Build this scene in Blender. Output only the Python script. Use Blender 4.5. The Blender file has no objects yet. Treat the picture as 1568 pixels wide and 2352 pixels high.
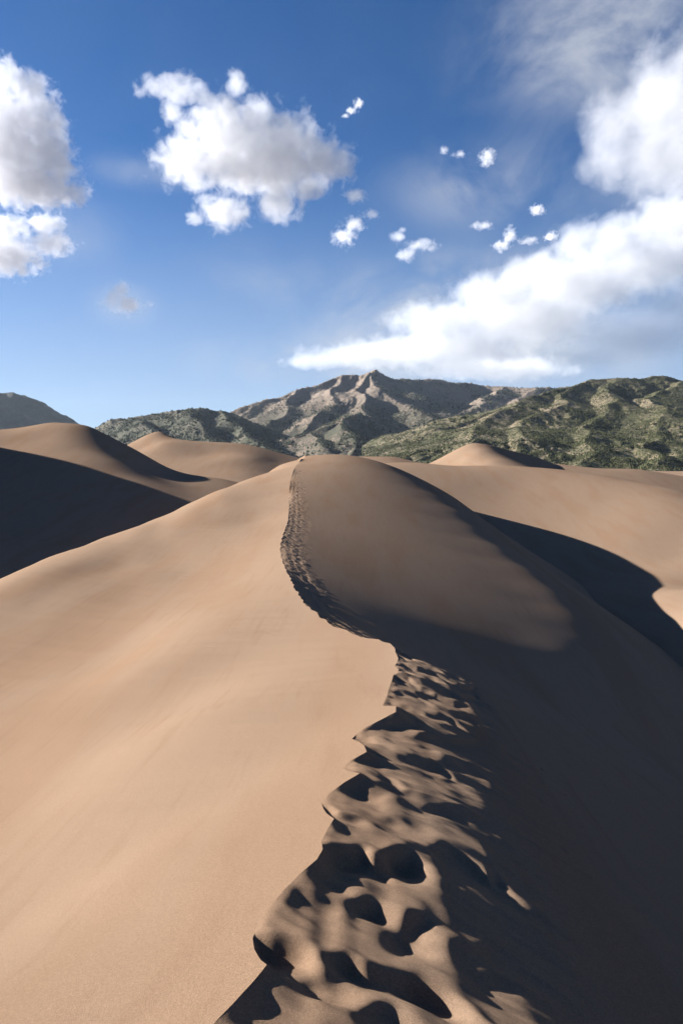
import bpy, math, random, bmesh
import numpy as np
from mathutils import Vector

sc = bpy.context.scene
# ------------------------------------------------------------------ camera, sky, sun, exposure
PITCH = math.radians(4.2)
cam_data = bpy.data.cameras.new('camera')
cam = bpy.data.objects.new('camera', cam_data)
sc.collection.objects.link(cam)
cam_data.sensor_fit = 'VERTICAL'
cam_data.sensor_height = 36
cam_data.lens = 24
cam_data.clip_start = 0.05
cam_data.clip_end = 300000
cam.rotation_euler = (math.pi / 2 - PITCH, 0, 0)
sc.camera = cam

SUN_EL = math.radians(20.5)
SUN_AZ = math.radians(-70)          # clockwise from the view direction (+Y)
world = bpy.data.worlds.new('World')
sc.world = world
world.use_nodes = True
wnt = world.node_tree
bg = wnt.nodes['Background']
bg.inputs[1].default_value = 0.05
sky_tex = wnt.nodes.new('ShaderNodeTexSky')
sky_tex.sky_type = 'NISHITA'
sky_tex.sun_disc = False
sky_tex.sun_elevation = SUN_EL
sky_tex.sun_rotation = SUN_AZ
sky_tex.altitude = 2500
sky_tex.air_density = 1.0
sky_tex.dust_density = 0.0
sky_tex.ozone_density = 3.5
sky_tint = wnt.nodes.new('ShaderNodeVectorMath')
sky_tint.operation = 'MULTIPLY'
sky_tint.inputs[1].default_value = (0.175, 0.47, 0.69)
wnt.links.new(sky_tex.outputs[0], sky_tint.inputs[0])
# dust in the lowest air turns the sky paler towards the horizon, all the way round
w_tc = wnt.nodes.new('ShaderNodeTexCoord')
w_sep = wnt.nodes.new('ShaderNodeSeparateXYZ')
wnt.links.new(w_tc.outputs['Generated'], w_sep.inputs[0])
w_rng = wnt.nodes.new('ShaderNodeMapRange')
w_rng.interpolation_type = 'SMOOTHSTEP'
w_rng.inputs[1].default_value = 0.42
w_rng.inputs[2].default_value = -0.02
w_rng.inputs[4].default_value = 0.8
wnt.links.new(w_sep.outputs[2], w_rng.inputs[0])
w_mix = wnt.nodes.new('ShaderNodeMix')
w_mix.data_type = 'RGBA'
wnt.links.new(w_rng.outputs[0], w_mix.inputs[0])
wnt.links.new(sky_tint.outputs[0], w_mix.inputs[6])
w_mix.inputs[7].default_value = (2.55, 3.1, 3.9, 1)
# thin high cirrus: faint everywhere, thicker in a few places of the sky
def wn(kind, ins=None, **kw):
    x = wnt.nodes.new(kind)
    for k, v in kw.items(): setattr(x, k, v)
    for k, v in (ins or {}).items():
        if isinstance(v, bpy.types.NodeSocket): wnt.links.new(v, x.inputs[k])
        else: x.inputs[k].default_value = v
    return x
DIR = w_tc.outputs['Generated']
cir_map = wn('ShaderNodeMapping', {'Vector': DIR, 'Rotation': (0.0, 0.5, 0.0), 'Scale': (2.2, 2.0, 2.9)})
cir = wn('ShaderNodeTexNoise', {'Vector': cir_map.outputs[0], 'Scale': 2.8, 'Detail': 9.0, 'Roughness': 0.6, 'Distortion': 0.35})
cir2 = wn('ShaderNodeTexNoise', {'Vector': DIR, 'Scale': 2.4, 'Detail': 2.0})
cover = wn('ShaderNodeMath', {0: cir2.outputs[0], 1: 0.04}, operation='MULTIPLY').outputs[0]
def veil(u, v, ru, rv, amount, cover):
    r = (u - 784) / 1568; t = (1176 - v) / 1568
    d = Vector((r, math.cos(PITCH) + t * math.sin(PITCH), t * math.cos(PITCH) - math.sin(PITCH))).normalized()
    sub = wn('ShaderNodeVectorMath', {0: DIR, 1: d}, operation='SUBTRACT')
    sc_ = wn('ShaderNodeVectorMath', {0: sub.outputs[0], 1: (1568 / ru, 1568 / ru, 1568 / rv)}, operation='MULTIPLY')
    ln = wn('ShaderNodeVectorMath', {0: sc_.outputs[0]}, operation='LENGTH')
    mr = wn('ShaderNodeMapRange', {0: ln.outputs['Value'], 1: 1.5, 2: 0.0, 3: 0.0, 4: amount}, interpolation_type='SMOOTHSTEP')
    return wn('ShaderNodeMath', {0: cover, 1: mr.outputs[0]}, operation='ADD').outputs[0]
for vv_ in ((1420, 70, 250, 120, .8), (1560, 330, 150, 190, .35), (1130, 425, 190, 75, .55), (640, 620, 170, 60, .22), (950, 700, 260, 100, .38), (1180, 640, 200, 80, .3),
            (760, 830, 260, 60, .8), (1200, 800, 320, 100, .8), (1050, 700, 260, 80, .5), (130, 540, 120, 70, .25), (330, 395, 90, 30, .3), (280, 700, 70, 45, .3)):
    cover = veil(*vv_, cover)
cir_s = wn('ShaderNodeMapRange', {0: cir.outputs[0], 1: 0.30, 2: 0.68}, interpolation_type='SMOOTHSTEP')
cir_f = wn('ShaderNodeMath', {0: cir_s.outputs[0], 1: cover}, operation='MULTIPLY', use_clamp=True)
c_mix = wn('ShaderNodeMix', {0: cir_f.outputs[0]}, data_type='RGBA')
wnt.links.new(w_mix.outputs[2], c_mix.inputs[6])
c_mix.inputs[7].default_value = (3.7, 3.85, 4.15, 1)
wnt.links.new(c_mix.outputs[2], bg.inputs[0])

sun_data = bpy.data.lights.new('sun', 'SUN')
sun = bpy.data.objects.new('sun', sun_data)
sc.collection.objects.link(sun)
sun_data.energy = 5
sun_data.angle = math.radians(0.5)
sun_data.color = (1.0, 0.965, 0.915)
SUN_DIR = Vector((math.sin(SUN_AZ) * math.cos(SUN_EL), math.cos(SUN_AZ) * math.cos(SUN_EL), math.sin(SUN_EL)))
sun.rotation_euler = SUN_DIR.to_track_quat('Z', 'Y').to_euler()
vs = sc.view_settings
vs.view_transform = 'Standard'
vs.look = 'None'
vs.gamma = 1
vs.use_curve_mapping = False
vs.exposure = 1.9
cy = sc.cycles
cy.use_denoising = True
cy.max_bounces = 8
cy.diffuse_bounces = 3
cy.volume_bounces = 8
cy.volume_max_steps = 256

# ------------------------------------------------------------------ helpers
def pix_dir(u, v):
    """photo coordinates (1568 x 2352) -> X/Y and Z/Y"""
    r = (np.asarray(u, float) - 784) / 1568
    t = (1176 - np.asarray(v, float)) / 1568
    f = math.cos(PITCH) + t * math.sin(PITCH)
    up = t * math.cos(PITCH) - math.sin(PITCH)
    return r / f, up / f

def at(u, v, Y):
    a, q = pix_dir(u, v)
    return Vector((float(a) * Y, Y, float(q) * Y))

def tag(o, label=None, cat=None, kind=None, group=None):
    if label: o['label'] = label
    if cat: o['category'] = cat
    if kind: o['kind'] = kind
    if group: o['group'] = group
    return o

def smooth(x, a, b):
    t = np.clip((x - a) / (b - a), 0, 1)
    return t * t * (3 - 2 * t)

def _hash(ix, iy, seed):
    h = (ix.astype(np.int64) * 374761393 + iy.astype(np.int64) * 668265263 + seed * 1442695041) & 0xffffffff
    h = ((h ^ (h >> 13)) * 1274126177) & 0xffffffff
    return ((h ^ (h >> 16)) & 0xffffff) / float(0xffffff)

def perlin(x, y, seed=0):
    ix = np.floor(x); iy = np.floor(y)
    fx = x - ix; fy = y - iy
    def g(dx, dy):
        ang = _hash(ix + dx, iy + dy, seed) * 2 * math.pi
        return np.cos(ang) * (fx - dx) + np.sin(ang) * (fy - dy)
    sx = fx * fx * fx * (fx * (fx * 6 - 15) + 10)
    sy = fy * fy * fy * (fy * (fy * 6 - 15) + 10)
    a = g(0, 0); b = g(1, 0); c = g(0, 1); d = g(1, 1)
    return (a + sx * (b - a) + sy * (c - a + sx * (a - b - c + d))) * 1.5

def fbm(x, y, seed=0, octaves=5, gain=0.5):
    s = 0; amp = 1; f = 1
    for k in range(octaves):
        s = s + amp * perlin(x * f, y * f, seed + k * 17)
        amp *= gain; f *= 2.03
    return s

def ridged(x, y, seed=0, octaves=6, gain=0.5):
    s = 0; amp = 1; f = 1; w = 1
    for k in range(octaves):
        n = 1 - np.abs(perlin(x * f, y * f, seed + k * 31))
        n = n * n * w
        w = np.clip(n * 1.6, 0, 1)
        s = s + amp * n
        amp *= gain; f *= 2.07
    return s

def grid_mesh(name, X, Y, Z, mat, parent=None, rev=False):
    """X, Y, Z: arrays rows x columns -> one smooth mesh object"""
    R, C = X.shape
    me = bpy.data.meshes.new(name)
    co = np.stack([X, Y, Z], -1).reshape(-1, 3).astype(np.float32)
    idx = np.arange(R * C).reshape(R, C)
    q = np.stack([idx[:-1, :-1], idx[:-1, 1:], idx[1:, 1:], idx[1:, :-1]], -1).reshape(-1, 4)
    me.vertices.add(len(co)); me.vertices.foreach_set('co', co.ravel())
    me.loops.add(q.size); me.loops.foreach_set('vertex_index', q.ravel().astype(np.int32))
    me.polygons.add(len(q))
    me.polygons.foreach_set('loop_start', np.arange(0, q.size, 4, dtype=np.int32))
    me.update(calc_edges=True)
    me.polygons.foreach_set('use_smooth', np.ones(len(q), bool))
    me.materials.append(mat)
    o = bpy.data.objects.new(name, me)
    sc.collection.objects.link(o)
    if parent: o.parent = parent
    return o

class Surf:
    """thin plate surface through scattered (u, v, Y) points of the photo, smooth in the plan of the place"""
    W0 = 3.0
    def __init__(self, pts, w0=3.0, lam=1e-5, raw=()):
        self.W0 = w0
        P = []
        for (u, v, Y) in pts:
            a, q = pix_dir(u, v)
            P.append((float(a) * Y, Y, float(q) * Y))
        P += list(raw)
        P = np.array(P)
        self.P = self.key(P[:, 0], P[:, 1])
        val = P[:, 2] / (P[:, 1] + w0)
        n = len(P)
        K = self.kern(self.P[:, None, :], self.P[None, :, :]) + lam * np.eye(n)
        A = np.zeros((n + 3, n + 3))
        A[:n, :n] = K; A[:n, n] = 1; A[:n, n + 1:] = self.P
        A[n, :n] = 1; A[n + 1:, :n] = self.P.T
        self.w = np.linalg.solve(A, np.concatenate([val, np.zeros(3)]))
    def key(self, X, Y):
        W = np.asarray(Y) + self.W0
        return np.stack([np.asarray(X) / W, np.log(W)], -1)
    def kern(self, p, q):
        d2 = ((p - q) ** 2).sum(-1)
        return 0.5 * d2 * np.log(d2 + 1e-12)
    def __call__(self, X, Y):
        k = self.key(X, Y)
        out = self.w[-3] + self.w[-2] * k[..., 0] + self.w[-1] * k[..., 1]
        for i in range(len(self.P)):
            out = out + self.w[i] * self.kern(k, self.P[i])
        return out * (np.asarray(Y) + self.W0)

# node helper
class NT:
    def __init__(self, name):
        self.m = bpy.data.materials.new(name); self.m.use_nodes = True
        self.t = self.m.node_tree; self.t.nodes.clear()
    def n(self, kind, ins=None, **kw):
        x = self.t.nodes.new(kind)
        for k, v in kw.items(): setattr(x, k, v)
        for k, v in (ins or {}).items():
            if isinstance(v, bpy.types.NodeSocket): self.t.links.new(v, x.inputs[k])
            else: x.inputs[k].default_value = v
        return x
    def math(self, op, a, b=None, c=None, clamp=False):
        ins = {i: v for i, v in enumerate((a, b, c)) if v is not None}
        return self.n('ShaderNodeMath', ins, operation=op, use_clamp=clamp).outputs[0]
    def mix(self, f, a, b):
        x = self.n('ShaderNodeMix', data_type='RGBA')
        for i, v in ((0, f), (6, a), (7, b)):
            if isinstance(v, bpy.types.NodeSocket): self.t.links.new(v, x.inputs[i])
            else: x.inputs[i].default_value = v
        return x.outputs[2]
    def rng(self, v, a, b, c=0.0, d=1.0, smooth=True):
        x = self.n('ShaderNodeMapRange', {0: v, 1: a, 2: b, 3: c, 4: d})
        if smooth: x.interpolation_type = 'SMOOTHSTEP'
        return x.outputs[0]

# ------------------------------------------------------------------ materials
def sand_material():
    g = NT('sand')
    geo = g.n('ShaderNodeNewGeometry')
    P = geo.outputs['Position']
    # broad tone patches: coarse reddish grains gather in streaks that run down the slope
    mp = g.n('ShaderNodeMapping', {'Vector': P, 'Rotation': (0, 0, math.radians(-35)), 'Scale': (0.5, 0.09, 0.3)})
    streak = g.n('ShaderNodeTexNoise', {'Vector': mp.outputs[0], 'Scale': 1.0, 'Detail': 3.0, 'Roughness': 0.5})
    mp2 = g.n('ShaderNodeMapping', {'Vector': P, 'Rotation': (0, 0, math.radians(-32)), 'Scale': (6.0, 0.35, 3)})
    fine_streak = g.n('ShaderNodeTexNoise', {'Vector': mp2.outputs[0], 'Scale': 1.0, 'Detail': 4.0, 'Roughness': 0.6})
    grain = g.n('ShaderNodeTexNoise', {'Vector': P, 'Scale': 260.0, 'Detail': 3.0, 'Roughness': 0.8})
    spk = g.n('ShaderNodeTexNoise', {'Vector': P, 'Scale': 90.0, 'Detail': 2.0, 'Roughness': 0.7})
    A = (0.216, 0.148, 0.101, 1)
    B = (0.209, 0.136, 0.089, 1)
    col = g.mix(g.rng(streak.outputs[0], 0.46, 0.66), A, B)
    col = g.mix(g.rng(fine_streak.outputs[0], 0.5, 0.75, 0, 0.45), col, (0.18, 0.113, 0.073, 1))
    gr = g.rng(grain.outputs[0], 0.3, 0.7, 0.62, 1.38, False)
    gs = g.rng(spk.outputs[0], 0.3, 0.7, 0.88, 1.12, False)
    mul = g.n('ShaderNodeVectorMath', {0: col, 1: (1, 1, 1)}, operation='MULTIPLY')
    tone = g.math('MULTIPLY', gr, gs)
    comb = g.n('ShaderNodeCombineXYZ', {0: tone, 1: tone, 2: tone})
    g.t.links.new(comb.outputs[0], mul.inputs[1])
    # relief: grains, and low wind ripples that come and go
    rmap = g.n('ShaderNodeMapping', {'Vector': P, 'Rotation': (0, 0, math.radians(20)), 'Scale': (1, 1, 1)})
    rip = g.n('ShaderNodeTexWave', {'Vector': rmap.outputs[0], 'Scale': 2.6, 'Distortion': 5.0, 'Detail': 2.0, 'Detail Scale': 1.2}, bands_direction='Y')
    rmask = g.n('ShaderNodeTexNoise', {'Vector': P, 'Scale': 0.12, 'Detail': 2.0})
    rh = g.math('MULTIPLY', rip.outputs['Fac'], g.rng(rmask.outputs[0], 0.42, 0.62, 0.0, 0.007))
    h = g.math('ADD', rh, g.math('MULTIPLY', grain.outputs[0], 0.0055))
    h = g.math('ADD', h, g.math('MULTIPLY', spk.outputs[0], 0.0022))
    bump = g.n('ShaderNodeBump', {'Strength': 1.0, 'Distance': 1.0, 'Height': h})
    b = g.n('ShaderNodeBsdfPrincipled', {'Base Color': mul.outputs[0], 'Roughness': 1.0, 'Specular IOR Level': 0.0, 'Normal': bump.outputs[0]})
    o = g.n('ShaderNodeOutputMaterial', {'Surface': b.outputs[0]})
    return g.m

SAND = sand_material()
SAND2 = SAND

# ------------------------------------------------------------------ the great dune the trail runs over
# crest of the ridge: photo height v -> distance Y (metres)
CREST_V = [2520, 2352, 2230, 2100, 1960, 1840, 1700, 1600, 1500, 1440, 1390, 1320, 1260, 1200, 1130, 1070, 1047]
CREST_Y = [1.35, 1.75, 2.1, 2.55, 3.1, 3.9, 5.2, 6.8, 9.6, 13, 17, 23, 30, 40, 54, 74, 92]
_q = pix_dir(784, CREST_V)[1]
_Z = _q * np.array(CREST_Y)
_lnY = np.log(CREST_Y)
lnq = np.linspace(_lnY[0], _lnY[-1], 900)
_z = np.interp(lnq, _lnY, _Z)
for _ in range(3):
    k = np.ones(61) / 61
    _z = np.convolve(np.pad(_z, 30, mode='reflect', reflect_type='odd'), k, 'valid')
crest_z = lambda Y: np.interp(np.log(Y), lnq, _z)
# traced outline of the crest in the photo
JAG = [(380, 2520), (440, 2430), (500, 2352), (560, 2285), (613, 2226), (598, 2205), (584, 2170), (580, 2138), (592, 2110), (625, 2065),
       (655, 2036), (692, 2008), (728, 1985), (741, 1962), (738, 1940), (752, 1912), (767, 1888), (750, 1868), (742, 1850), (738, 1834),
       (756, 1815), (790, 1797), (826, 1785), (800, 1768), (788, 1757), (806, 1742), (842, 1731), (836, 1712), (824, 1697), (808, 1684),
       (830, 1667), (878, 1654), (908, 1646), (909, 1630), (878, 1620), (888, 1600), (893, 1580), (903, 1552), (917, 1541), (905, 1530),
       (915, 1515), (911, 1505), (905, 1492), (893, 1482), (870, 1472), (830, 1462), (795, 1448), (770, 1438), (735, 1418), (715, 1402), (698, 1388),
       (686, 1370), (676, 1352), (666, 1330), (656, 1305), (648, 1285), (643, 1262), (647, 1238), (655, 1215), (662, 1196), (664, 1160), (664, 1130),
       (668, 1100), (678, 1072), (700, 1049)]
JAG = np.array(JAG, float)
q_tab = _z / np.exp(lnq)
ja, jq = pix_dir(JAG[:, 0], JAG[:, 1])
jlnY = np.interp(jq, q_tab, lnq)
jX = ja * np.exp(jlnY)
_s = np.argsort(jlnY, kind='stable')
jlnY, jX = jlnY[_s], jX[_s]
def crest_x(Y):
    Y = np.asarray(Y, float)
    x = np.interp(np.log(Y), jlnY, jX)
    # small crumbling notches where the traced line is too coarse to hold them
    far = smooth(Y, 6, 14)
    x = x + far * 0.05 * perlin(Y / 0.5, Y * 0 + 3.3, 5) * smooth(90 - Y, 20, 60)
    return x
# mean crest for the smooth surfaces on both sides
def crest_mean(Y):
    o = 0
    h = np.interp(np.log(Y), [1.8, 3.0], [0.17, 0.07])
    for f in np.linspace(-1, 1, 9): o = o + np.interp(np.log(Y) + f * h, jlnY, jX)
    return o / 9

crest_pts = [(float(crest_mean(y)), y, float(crest_z(y))) for y in (1.4, 2.0, 2.8, 3.9, 5.3, 7.3, 10, 13.5, 18, 24, 32, 42, 55, 64, 72, 79, 85, 90)]

def behind(pts, k=1.25, slope=0.45):
    out = []
    for (u, v, Y) in pts:
        p = at(u, v, Y)
        d = Y * (k - 1)
        out.append((p.x * k, Y * k, p.z - slope * d))
    return out

# windward side: falls away to the left, climbs the spur on the far left
spur = [(700, 1046, 92), (640, 1070, 84), (570, 1104, 74), (480, 1139, 64), (380, 1178, 55), (280, 1217, 47), (180, 1258, 41), (80, 1297, 36),
        (0, 1330, 32), (-120, 1382, 28), (-260, 1445, 25)]
L_pts = spur + [
    (0, 2352, 2.35), (0, 2150, 3.8), (0, 1960, 5.6), (0, 1800, 8.0), (0, 1650, 11.8), (0, 1520, 17), (0, 1420, 23.5),
    (-250, 2352, 2.7), (-250, 1960, 6.3), (-250, 1650, 13),
    (300, 2352, 2.0), (300, 2000, 3.9), (300, 1700, 7.7), (300, 1550, 12.4), (300, 1400, 22), (300, 1300, 32.5)]
BACK = [(-4.9, 96, .72), (-5, 102, 0), (-5, 110, -2.4), (-5, 130, -9), (-8, 150, -15)]
for y, k_ in ((8.5, .2), (12, .21), (17, .22), (24, .25), (32, .26), (42, .22), (52, .19), (62, .18), (74, .22), (84, .24)):
    crest_side = (float(crest_mean(y)) - 2.2, y, float(crest_z(y)) - 2.2 * k_)
    BACK.append(crest_side)
L_raw = crest_pts + behind(spur[2:], 1.12, 0.18) + behind(spur[2:], 1.5, 0.5) + [(-8.5, 97, -1.5), (-10, 108, -4.5)] + BACK + [(-1.2, -1.5, -1.75), (-3, -1.5, -2.5), (-6, 0, -3.4), (0.6, -1.5, -1.25)]
L_surf = Surf(L_pts, raw=L_raw, lam=3e-6)

# lee side: shaded slope to the right, the broad face of the middle dune, its shoulder
shoulder = [(760, 1043, 94), (840, 1052, 93), (930, 1083, 90), (1030, 1128, 85), (1140, 1190, 77), (1250, 1268, 69), (1350, 1356, 60), (1430, 1450, 52), (1500, 1570, 44)]
R_pts = []
def rr(Y, ds, dz):
    x = float(crest_mean(Y)); z = float(crest_z(Y))
    return (x + ds, Y, z - dz)
R_raw = list(crest_pts) + BACK[:5]
for y in (1.5, 2.2, 3.2, 4.6, 6.5, 9.0):
    R_raw += [rr(y, 0.9, 0.26), rr(y, 1.4, 0.55), rr(y, 2.2, 1.03), rr(y, 4.5, 2.40)]
# face of the middle dune: gentle below the summit, steeper further right and lower down
FACE = [(11, .42, .02, 20), (14, .42, .012, 20), (17, .42, .006, 20), (21, .40, .004, 9), (25, .345, .002, 11), (30, .28, .0028, 14), (37, .21, .0040, 16), (45, .16, .0055, 16), (54, .10, .0078, 15),
        (64, .03, .0105, 16), (75, -.07, .0165, 15), (86, -.15, .0225, 14)]
FY = np.array([f_[0] for f_ in FACE], float)
FACE = [(y_, np.interp(y_, FY, [f_[1] for f_ in FACE]), np.interp(y_, FY, [f_[2] for f_ in FACE]), np.interp(y_, FY, [f_[3] for f_ in FACE]))
        for y_ in np.geomspace(11, 87, 19)]
for (y, k0, c, knee) in FACE:
    z_ = 0.0; d_ = 0.0
    marks = [3, 6.5, 10, 13, 16, 19.5, 24]
    while marks:
        sl = min(k0 + 2 * c * d_ + max(0, d_ - knee) * .10, 0.52 if y < 18 else 0.66)
        z_ += sl * 0.1; d_ += 0.1
        if float(crest_z(y)) - z_ < -17: z_ -= sl * 0.1
        if d_ >= marks[0] - 1e-6:
            R_raw.append(rr(y, marks.pop(0), z_))
R_raw += [rr(92, 4, -.2), rr(92, 8, .3), rr(92, 13.5, 2.2), rr(92, 20, 5.6), (3, 102, -1.0), (10, 102, -4), (6, 120, -8), (18, 110, -13), (10, 150, -15), (30, 120, -15)]
R_raw += [(0.5, -1.5, -1.4), (2.5, -1.5, -2.2), (6, -1.0, -4.0), (9, 4, -6.0)]
R_surf = Surf(R_pts, raw=R_raw, lam=3e-6)

ys = [-1.6, -0.8, 0, 0.5, 0.9, 1.1]
y = 1.2
while y < 105:
    ys.append(y)
    y += (min(max(0.0035, 0.0030 * y), 0.085) if y < 42 else 0.13) if y < 88 else 0.5
while y < 170:
    ys.append(y); y += 2.5
ys = np.array(ys)
Yc = np.clip(ys, 1.36, 91.0)
cx = crest_x(Yc)
cx = np.where(ys < 1.36, cx, cx)
TW = 1.55                                        # width of the trodden strip
# left columns
nl = 92
tl = np.linspace(0, 1, nl) ** 1.6
XL0 = -0.80 * (ys + 3.2)
XL = cx[:, None] + (XL0 - cx)[:, None] * tl[None, :]
YL = np.repeat(ys[:, None], nl, 1)
ZL = L_surf(XL, YL)
def flank_hit(u, v):
    a_, q_ = pix_dir(u, v); a_ = float(a_); q_ = float(q_)
    lo, hi = 1.6, 60.0
    for _ in range(30):
        m_ = .5 * (lo + hi)
        if float(L_surf(a_ * m_, m_)) < q_ * m_: lo = m_
        else: hi = m_
    return a_ * lo, lo
# long soft folds that run down the windward slope (traced), strength, width
FOLDS = [([(520, 1270), (470, 1305), (400, 1362), (330, 1422), (250, 1490), (150, 1560)], -.85, .085),
         ([(600, 1330), (540, 1400), (440, 1480), (320, 1540), (180, 1590), (40, 1640), (-100, 1690)], .9, .10),
         ([(520, 1490), (430, 1565), (330, 1640), (220, 1720), (110, 1800), (0, 1875), (-120, 1960)], -1.1, .085),
         ([(640, 1560), (560, 1640), (440, 1730), (300, 1830), (120, 1950), (-60, 2080)], .5, .10),
         ([(780, 1600), (700, 1690), (560, 1790), (400, 1880), (200, 2010), (0, 2150)], -.25, .05)]
FP = []
for pl, amp_, w_ in FOLDS:
    g_ = [flank_hit(*p) for p in pl]
    FP.append(([ (x_ / (y_ + 3), math.log(y_ + 3)) for x_, y_ in g_], amp_, w_))
def windward_relief(X, Y):
    W = np.asarray(Y) + 3.0
    A_ = X / W; B_ = np.log(np.maximum(W, .5))
    z = 0
    for pts_, amp_, w_ in FP:
        best = np.full(np.shape(A_), 9.0); tt_ = np.zeros(np.shape(A_))
        n_ = len(pts_) - 1
        for i_ in range(n_):
            (ax, ay), (bx, by) = pts_[i_], pts_[i_ + 1]
            L2 = (bx - ax) ** 2 + (by - ay) ** 2
            t = np.clip(((A_ - ax) * (bx - ax) + (B_ - ay) * (by - ay)) / L2, 0, 1)
            d = np.hypot(A_ - ax - t * (bx - ax), B_ - ay - t * (by - ay))
            tt_ = np.where(d < best, (i_ + t) / n_, tt_); best = np.minimum(best, d)
        z = z + amp_ * 0.0065 * W * np.exp(-(best / w_) ** 2) * smooth(tt_, 0.0, .25) * (1 - .7 * smooth(tt_, .8, 1.0))
    z = z + 0.30 * fbm(X * 0.10 + Y * 0.02, Y * 0.035, 9, 3) * smooth(crest_mean(np.clip(Y, 1.4, 91)) - X, 0.5, 9.0) * (1 - smooth(Y, 60, 85))
    z = z + 0.010 * fbm(X * 0.35 + Y * 0.22, (Y * 0.8 + X * 0.5) * 1.6, 21, 3) * smooth(-(X - crest_mean(np.clip(Y, 1.4, 91))), 0.15, 1.0)
    return z
ZL = ZL + windward_relief(XL, YL)

# trail columns
nt_ = 235
tt = np.linspace(0, 1, nt_)
ST = np.repeat((tt * TW)[None, :], len(ys), 0)
XT = cx[:, None] + ST
YT = np.repeat(ys[:, None], nt_, 1)
zl_c = (L_surf(cx, ys) + windward_relief(cx, ys))
zr_c = R_surf(cx, ys)
gap = (zl_c - zr_c)[:, None]
ZT = R_surf(XT, YT) + gap * np.exp(-ST / 0.22)

ZT0 = ZT.copy()
# footprints
rng = random.Random(4)
def crater(cxp, cyp, ra, rb, ang, depth, rim=0.25, tail=0.0):
    """press an oblong print into the trail strip; ra across the trail, rb along it"""
    R = max(ra, rb) * 2.2
    i0, i1 = np.searchsorted(ys, [cyp - R, cyp + R])
    if i1 <= i0: return
    X = XT[i0:i1]; Y = YT[i0:i1]
    dx = X - cxp; dy = Y - cyp
    # soft noise warps the outline so that no two prints are alike
    k = 2.6 / max(ra, rb) * 0.5
    wx = perlin(X * k + cxp * 3, Y * k, 11) * 0.32 * ra
    wy = perlin(X * k, Y * k + cyp * 3, 12) * 0.32 * rb
    dx = dx + wx; dy = dy + wy
    c, s = math.cos(ang), math.sin(ang)
    p = (dx * c + dy * s) / ra; qv = (-dx * s + dy * c) / rb
    lean = np.clip(1 + 0.55 * (0.8 * qv - 0.7 * p), 0.3, 1.9)
    if tail: p = np.where(p > 0, p / (1 + tail), p)
    rho = np.sqrt(p * p + qv * qv)
    d = -0.46 * depth * lean * (1 - smooth(rho, 0.15, 1.2)) + 0.3 * rim * depth * np.exp(-((rho - 1.22) / 0.28) ** 2)
    ZT[i0:i1] += d * smooth(ST[i0:i1], -0.02, 0.05)

def meet(u, v):
    """where a line of sight of the photo meets the trodden strip"""
    a_, q_ = pix_dir(u, v)
    lo, hi = 1.2, 14.0
    for _ in range(30):
        m_ = 0.5 * (lo + hi)
        X_ = float(a_) * m_; c_ = float(crest_x(m_)); s_ = X_ - c_
        zz = float(R_surf(X_, m_) + (L_surf(c_, m_) - R_surf(c_, m_)) * math.exp(-max(s_, 0) / .22))
        if zz < float(q_) * m_: lo = m_
        else: hi = m_
    return float(a_) * lo, lo

def crop(x, y): return 344.5 + .659 * x, 1423.8 + .659 * y

def scarp(pts, depth, L, up=.35, ends=(.12, .2)):
    """a little step in the loose sand that faces the walker: sand beyond it stands higher"""
    px = [p[0] for p in pts]; py = [p[1] for p in pts]
    i0, i1 = np.searchsorted(ys, [min(py) - 4 * L, max(py) + 3 * L])
    X = XT[i0:i1]; Y = YT[i0:i1]
    wob = .012 * perlin(X * 9, Y * 9, 77) + .02 * perlin(X * 3.5, Y * 3.5, 78)
    line = np.interp(X, px, py) + wob
    w = max(px) - min(px) + 1e-6
    # fade at both ends
    te = smooth(X, px[0] - .04, px[0] + ends[0] * w) * (1 - smooth(X, px[-1] - ends[1] * w, px[-1] + .05))
    t = line - Y
    near = smooth(t, -.04, .05)
    d = -depth * near * np.exp(-np.clip(t, 0, None) / (1.3 * L)) + up * depth * (1 - near) * np.exp(-np.clip(-t, 0, None) / (1.5 * L))
    ZT[i0:i1] += 0.66 * d * te * smooth(ST[i0:i1], -.01, .03)

SCARPS = [([(700, 395), (735, 402), (770, 404)], .05, .10), ([(742, 412), (800, 425), (835, 434)], .05, .10),
          ([(755, 440), (800, 455), (860, 475), (930, 488), (1000, 502), (1060, 545), (1110, 562)], .09, .20),
          ([(670, 515), (700, 532), (760, 545)], .06, .10), ([(700, 562), (750, 588), (805, 606)], .08, .14),
          ([(820, 545), (850, 560), (880, 588), (900, 600)], .05, .10), ([(870, 625), (960, 650), (1060, 665), (1140, 688), (1210, 692)], .05, .10),
          ([(598, 635), (625, 655), (650, 680), (700, 690), (745, 695)], .08, .12), ([(640, 745), (700, 770), (745, 790)], .04, .08),
          ([(600, 792), (650, 800), (700, 805), (745, 812), (770, 840), (820, 850), (835, 818), (900, 812), (935, 835), (955, 850)], .13, .22),
          ([(990, 786), (1050, 798), (1110, 828), (1180, 855), (1200, 905), (1270, 955)], .10, .20),
          ([(522, 935), (560, 955), (620, 970), (665, 975)], .06, .08), ([(690, 975), (780, 978), (830, 1020), (880, 1045), (970, 1050), (990, 1080)], .10, .16),
          ([(360, 1090), (400, 1115), (480, 1125), (540, 1145), (575, 1180)], .13, .16),
          ([(620, 1170), (700, 1172), (745, 1205), (830, 1220), (950, 1240), (1020, 1280), (1090, 1330), (1160, 1400)], .11, .20),
          ([(1060, 1138), (1130, 1150), (1215, 1140)], .04, .08), ([(1130, 1232), (1180, 1248), (1240, 1255)], .04, .08),
          ([(740, 1335), (800, 1322), (860, 1328), (940, 1390)], .07, .12)]
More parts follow.
